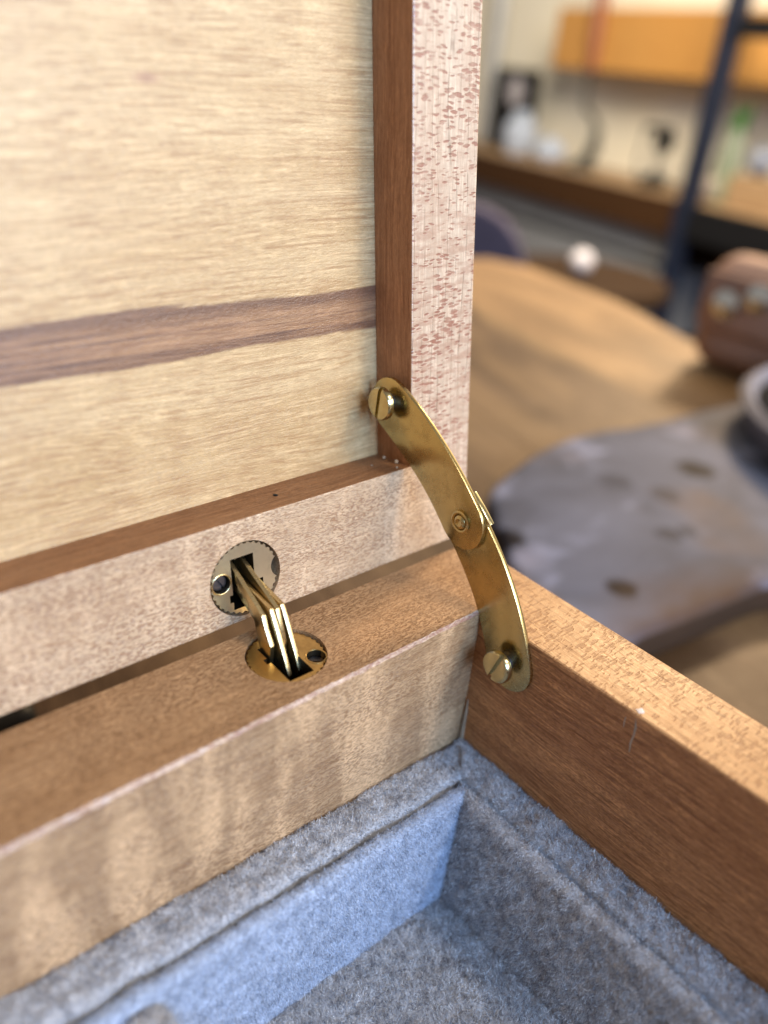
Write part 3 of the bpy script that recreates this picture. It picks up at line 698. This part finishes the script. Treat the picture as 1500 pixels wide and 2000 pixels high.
# ------------------------------------------------------------------ felt tray
AL = math.atan(.0557)
tray = empty('felt_tray', (0, 0, -25.03), (0, AL, 0)); tag(tray, 'grey felt lined tray fitted inside the wooden box', 'tray')
def vnoise(P, s, seed):
    g = np.random.default_rng(seed); T = g.random((32, 32, 32))
    q = P * s + 1000; i = np.floor(q).astype(int); f = q - i; f = f * f * (3 - 2 * f); out = 0
    for dx in (0, 1):
        for dy in (0, 1):
            for dz in (0, 1):
                w_ = (f[:, 0] if dx else 1 - f[:, 0]) * (f[:, 1] if dy else 1 - f[:, 1]) * (f[:, 2] if dz else 1 - f[:, 2])
                out = out + w_ * T[(i[:, 0] + dx) % 32, (i[:, 1] + dy) % 32, (i[:, 2] + dz) % 32]
    return out - .5
def sheet(name, prof, rail_fn, us, mat=None, amp=.35, seed=1, fibres=None, flip=False, nap=(0, 0, 0)):
    """profile (list of 2d points) carried along a rail; rail_fn(u, p) -> xyz"""
    n, m = len(us), len(prof)
    P = np.array([[rail_fn(u, p) for p in prof] for u in us]).reshape(-1, 3)
    idx = np.arange(n * m).reshape(n, m)
    q = np.stack([idx[:-1, :-1], idx[1:, :-1], idx[1:, 1:], idx[:-1, 1:]], -1).reshape(-1, 4)
    if flip: q = q[:, ::-1]
    G = P.reshape(n, m, 3)
    du = np.gradient(G, axis=0); dv = np.gradient(G, axis=1); N = np.cross(du, dv); N /= np.linalg.norm(N, axis=2, keepdims=True) + 1e-9
    if flip: N = -N
    N = N.reshape(-1, 3)
    P = P + N * (vnoise(P, .9, seed) * amp + vnoise(P, .25, seed + 1) * amp * 1.6 + vnoise(P, 2.6, seed + 2) * amp * .5)[:, None]
    me = bpy.data.meshes.new(name); me.from_pydata((P * S).tolist(), [], q.tolist()); me.shade_smooth(); me.materials.append(mat or M_felt)
    o = bpy.data.objects.new(name, me); link(o, tray)
    # fibres
    T = np.concatenate([q[:, [0, 1, 2]], q[:, [0, 2, 3]]]); a, b, c = P[T[:, 0]], P[T[:, 1]], P[T[:, 2]]
    cen = (a + b + c) / 3
    dw = np.minimum(-cen[:, 0], -cen[:, 1])
    keep = (cen[:, 0] > -76) & (cen[:, 1] > -62) & ~((cen[:, 2] < -.85) & (cen[:, 2] > -12) & (dw > 5.7) & (dw < 7.5))
    T = T[keep]; a, b, c = a[keep], b[keep], c[keep]
    fn = np.cross(b - a, c - a); ar = np.linalg.norm(fn, axis=1) / 2; fn /= (2 * ar[:, None] + 1e-12)
    dens, ln = fibres or (34, .8)
    k = int(ar.sum() * dens); pick = rng.choice(len(T), k, p=ar / ar.sum())
    r1, r2 = rng.random(k), rng.random(k); f = r1 + r2 > 1; r1[f], r2[f] = 1 - r1[f], 1 - r2[f]
    B = a[pick] + (b - a)[pick] * r1[:, None] + (c - a)[pick] * r2[:, None]
    nn_ = fn[pick]
    nap_ = np.array(nap, float)
    D = nn_ * rng.uniform(.35, 1.1, k)[:, None] + rng.normal(0, .55, (k, 3)) + nap_
    clump = np.stack([vnoise(B, 1.1, seed + 7), vnoise(B, 1.1, seed + 8), vnoise(B, 1.1, seed + 9)], 1) * 1.6
    D += clump; inn = (D * nn_).sum(1); D += nn_ * np.clip(.25 - inn, 0, None)[:, None]
    D /= np.linalg.norm(D, axis=1, keepdims=True)
    L_ = ln * rng.uniform(.45, 1.25, k) * np.where(rng.random(k) < .002, 2.2, 1.0)
    side = np.cross(D, rng.normal(0, 1, (k, 3))); side /= np.linalg.norm(side, axis=1, keepdims=True)
    wd = rng.uniform(.018, .040, k)
    base = B - nn_ * .08
    midp = B + D * (L_ * .55)[:, None] 
    tip = B + D * L_[:, None] + rng.normal(0, .12, (k, 3))
    V = np.stack([base - side * wd[:, None], base + side * wd[:, None], midp + side * (wd * .85)[:, None], midp - side * (wd * .85)[:, None], tip], 1).reshape(-1, 3)
    i0 = np.arange(k)[:, None] * 5
    F1 = i0 + np.array([0, 1, 2]); F2 = i0 + np.array([0, 2, 3]); F3 = i0 + np.array([3, 2, 4])
    Fc = np.concatenate([F1, F2, F3])
    me = bpy.data.meshes.new('felt_fibres')
    me.vertices.add(len(V)); me.vertices.foreach_set('co', (V * S).astype(np.float32).ravel())
    me.loops.add(Fc.size); me.loops.foreach_set('vertex_index', Fc.astype(np.int32).ravel())
    me.polygons.add(len(Fc)); me.polygons.foreach_set('loop_start', (np.arange(len(Fc)) * 3).astype(np.int32))
    at = me.attributes.new('tone', 'FLOAT', 'POINT')
    tn = np.clip(.40 + vnoise(B, .9, seed + 3) * .7 + rng.normal(0, .30, k), 0, 1)
    at.data.foreach_set('value', np.repeat(tn, 5).astype(np.float32))
    me.update(); me.validate(); me.materials.append(M_fibre)
    if mat is M_felt_sky: me.materials[0] = M_fibre_sky
    fo = bpy.data.objects.new('felt_fibres', me); link(fo, o); fo['kind'] = 'stuff'
    return o
def arc(cx, cy, r, a0, a1, n): return [(cx + r * math.cos(math.radians(a0 + (a1 - a0) * i / n)), cy + r * math.sin(math.radians(a0 + (a1 - a0) * i / n))) for i in range(n + 1)]
def dense(pts, step=.35):
    out = []
    for (a, b) in zip(pts, pts[1:]):
        n = max(1, int(math.hypot(b[0] - a[0], b[1] - a[1]) / step))
        out += [(a[0] + (b[0] - a[0]) * i / n, a[1] + (b[1] - a[1]) * i / n) for i in range(n)]
    return out + [pts[-1]]
# profiles: first number = distance from the wall, second = height. Border then inner lip and wall.
border = dense([(.35, -3)] + arc(1.5, -1.15, 1.15, 180, 90, 6) + arc(5.05, -1.3, 1.3, 90, 5, 6) + [(6.25, -3.6)])
lip = dense([(6.95, -3.6)] + arc(8.1, -1.5, 1.2, 175, 20, 8) + [(9.2, -3.0), (9.25, -8), (9.3, -14), (9.35, -22.4)], .4)
ub = list(np.arange(-150, -80, 3.0)) + list(np.arange(-80, 0.01, .4)) + [.35]
def mitred_back(u, p):    # runs along x, mitred at 45 degrees
    s = (u + 150) / 150.0; x = -150 + (150 - p[0]) * s
    return (x, -p[0] + .0145 * x * .6, p[1])
def mitred_side(u, p):
    s = (u + 150) / 150.0; y = -150 + (150 - p[0]) * s
    return (-p[0] + .1, y, p[1])
sheet('back_border', border, mitred_back, ub, seed=11, fibres=(64, .52), flip=True)
sheet('side_border', border, mitred_side, ub, seed=21, fibres=(64, .52))
sheet('back_lining', lip, mitred_back, ub, M_felt_sky, seed=31, fibres=(70, .42), flip=True, nap=(0, 0, -.7), amp=.2)
sheet('side_lining', lip, mitred_side, ub, seed=41, fibres=(75, .5), nap=(0, 0, -.5), amp=.25)
sheet('tray_floor', [(x, 0) for x in np.concatenate([np.arange(-150, -60, 3), np.arange(-60, -8, .5)])], lambda u, p: (u, p[0], -22.0), list(np.arange(-150, -80, 3.0)) + list(np.arange(-80, -8, .5)), seed=51, fibres=(60, .65), amp=.45)
# divider
dprof = dense([(-3.2, -22)] + [(-3.1, -5)] + arc(0, -4.0, 3.0, 180, 0, 12) + [(3.2, -22)], .5)
def div(u, p):
    e = min(1, max(0, (-9.2 - u) / 2.4)); e = math.sqrt(e * (2 - e))
    return (-60.3 + p[0] * (.25 + .75 * e), u, -22 + (p[1] + 22) * (.9 + .1 * e))
sheet('divider', dprof, div, [-9.2, -9.4, -9.7, -10.1, -10.6, -11.2] + list(np.arange(-11.8, -150, -.8)), seed=61, fibres=(60, .6))
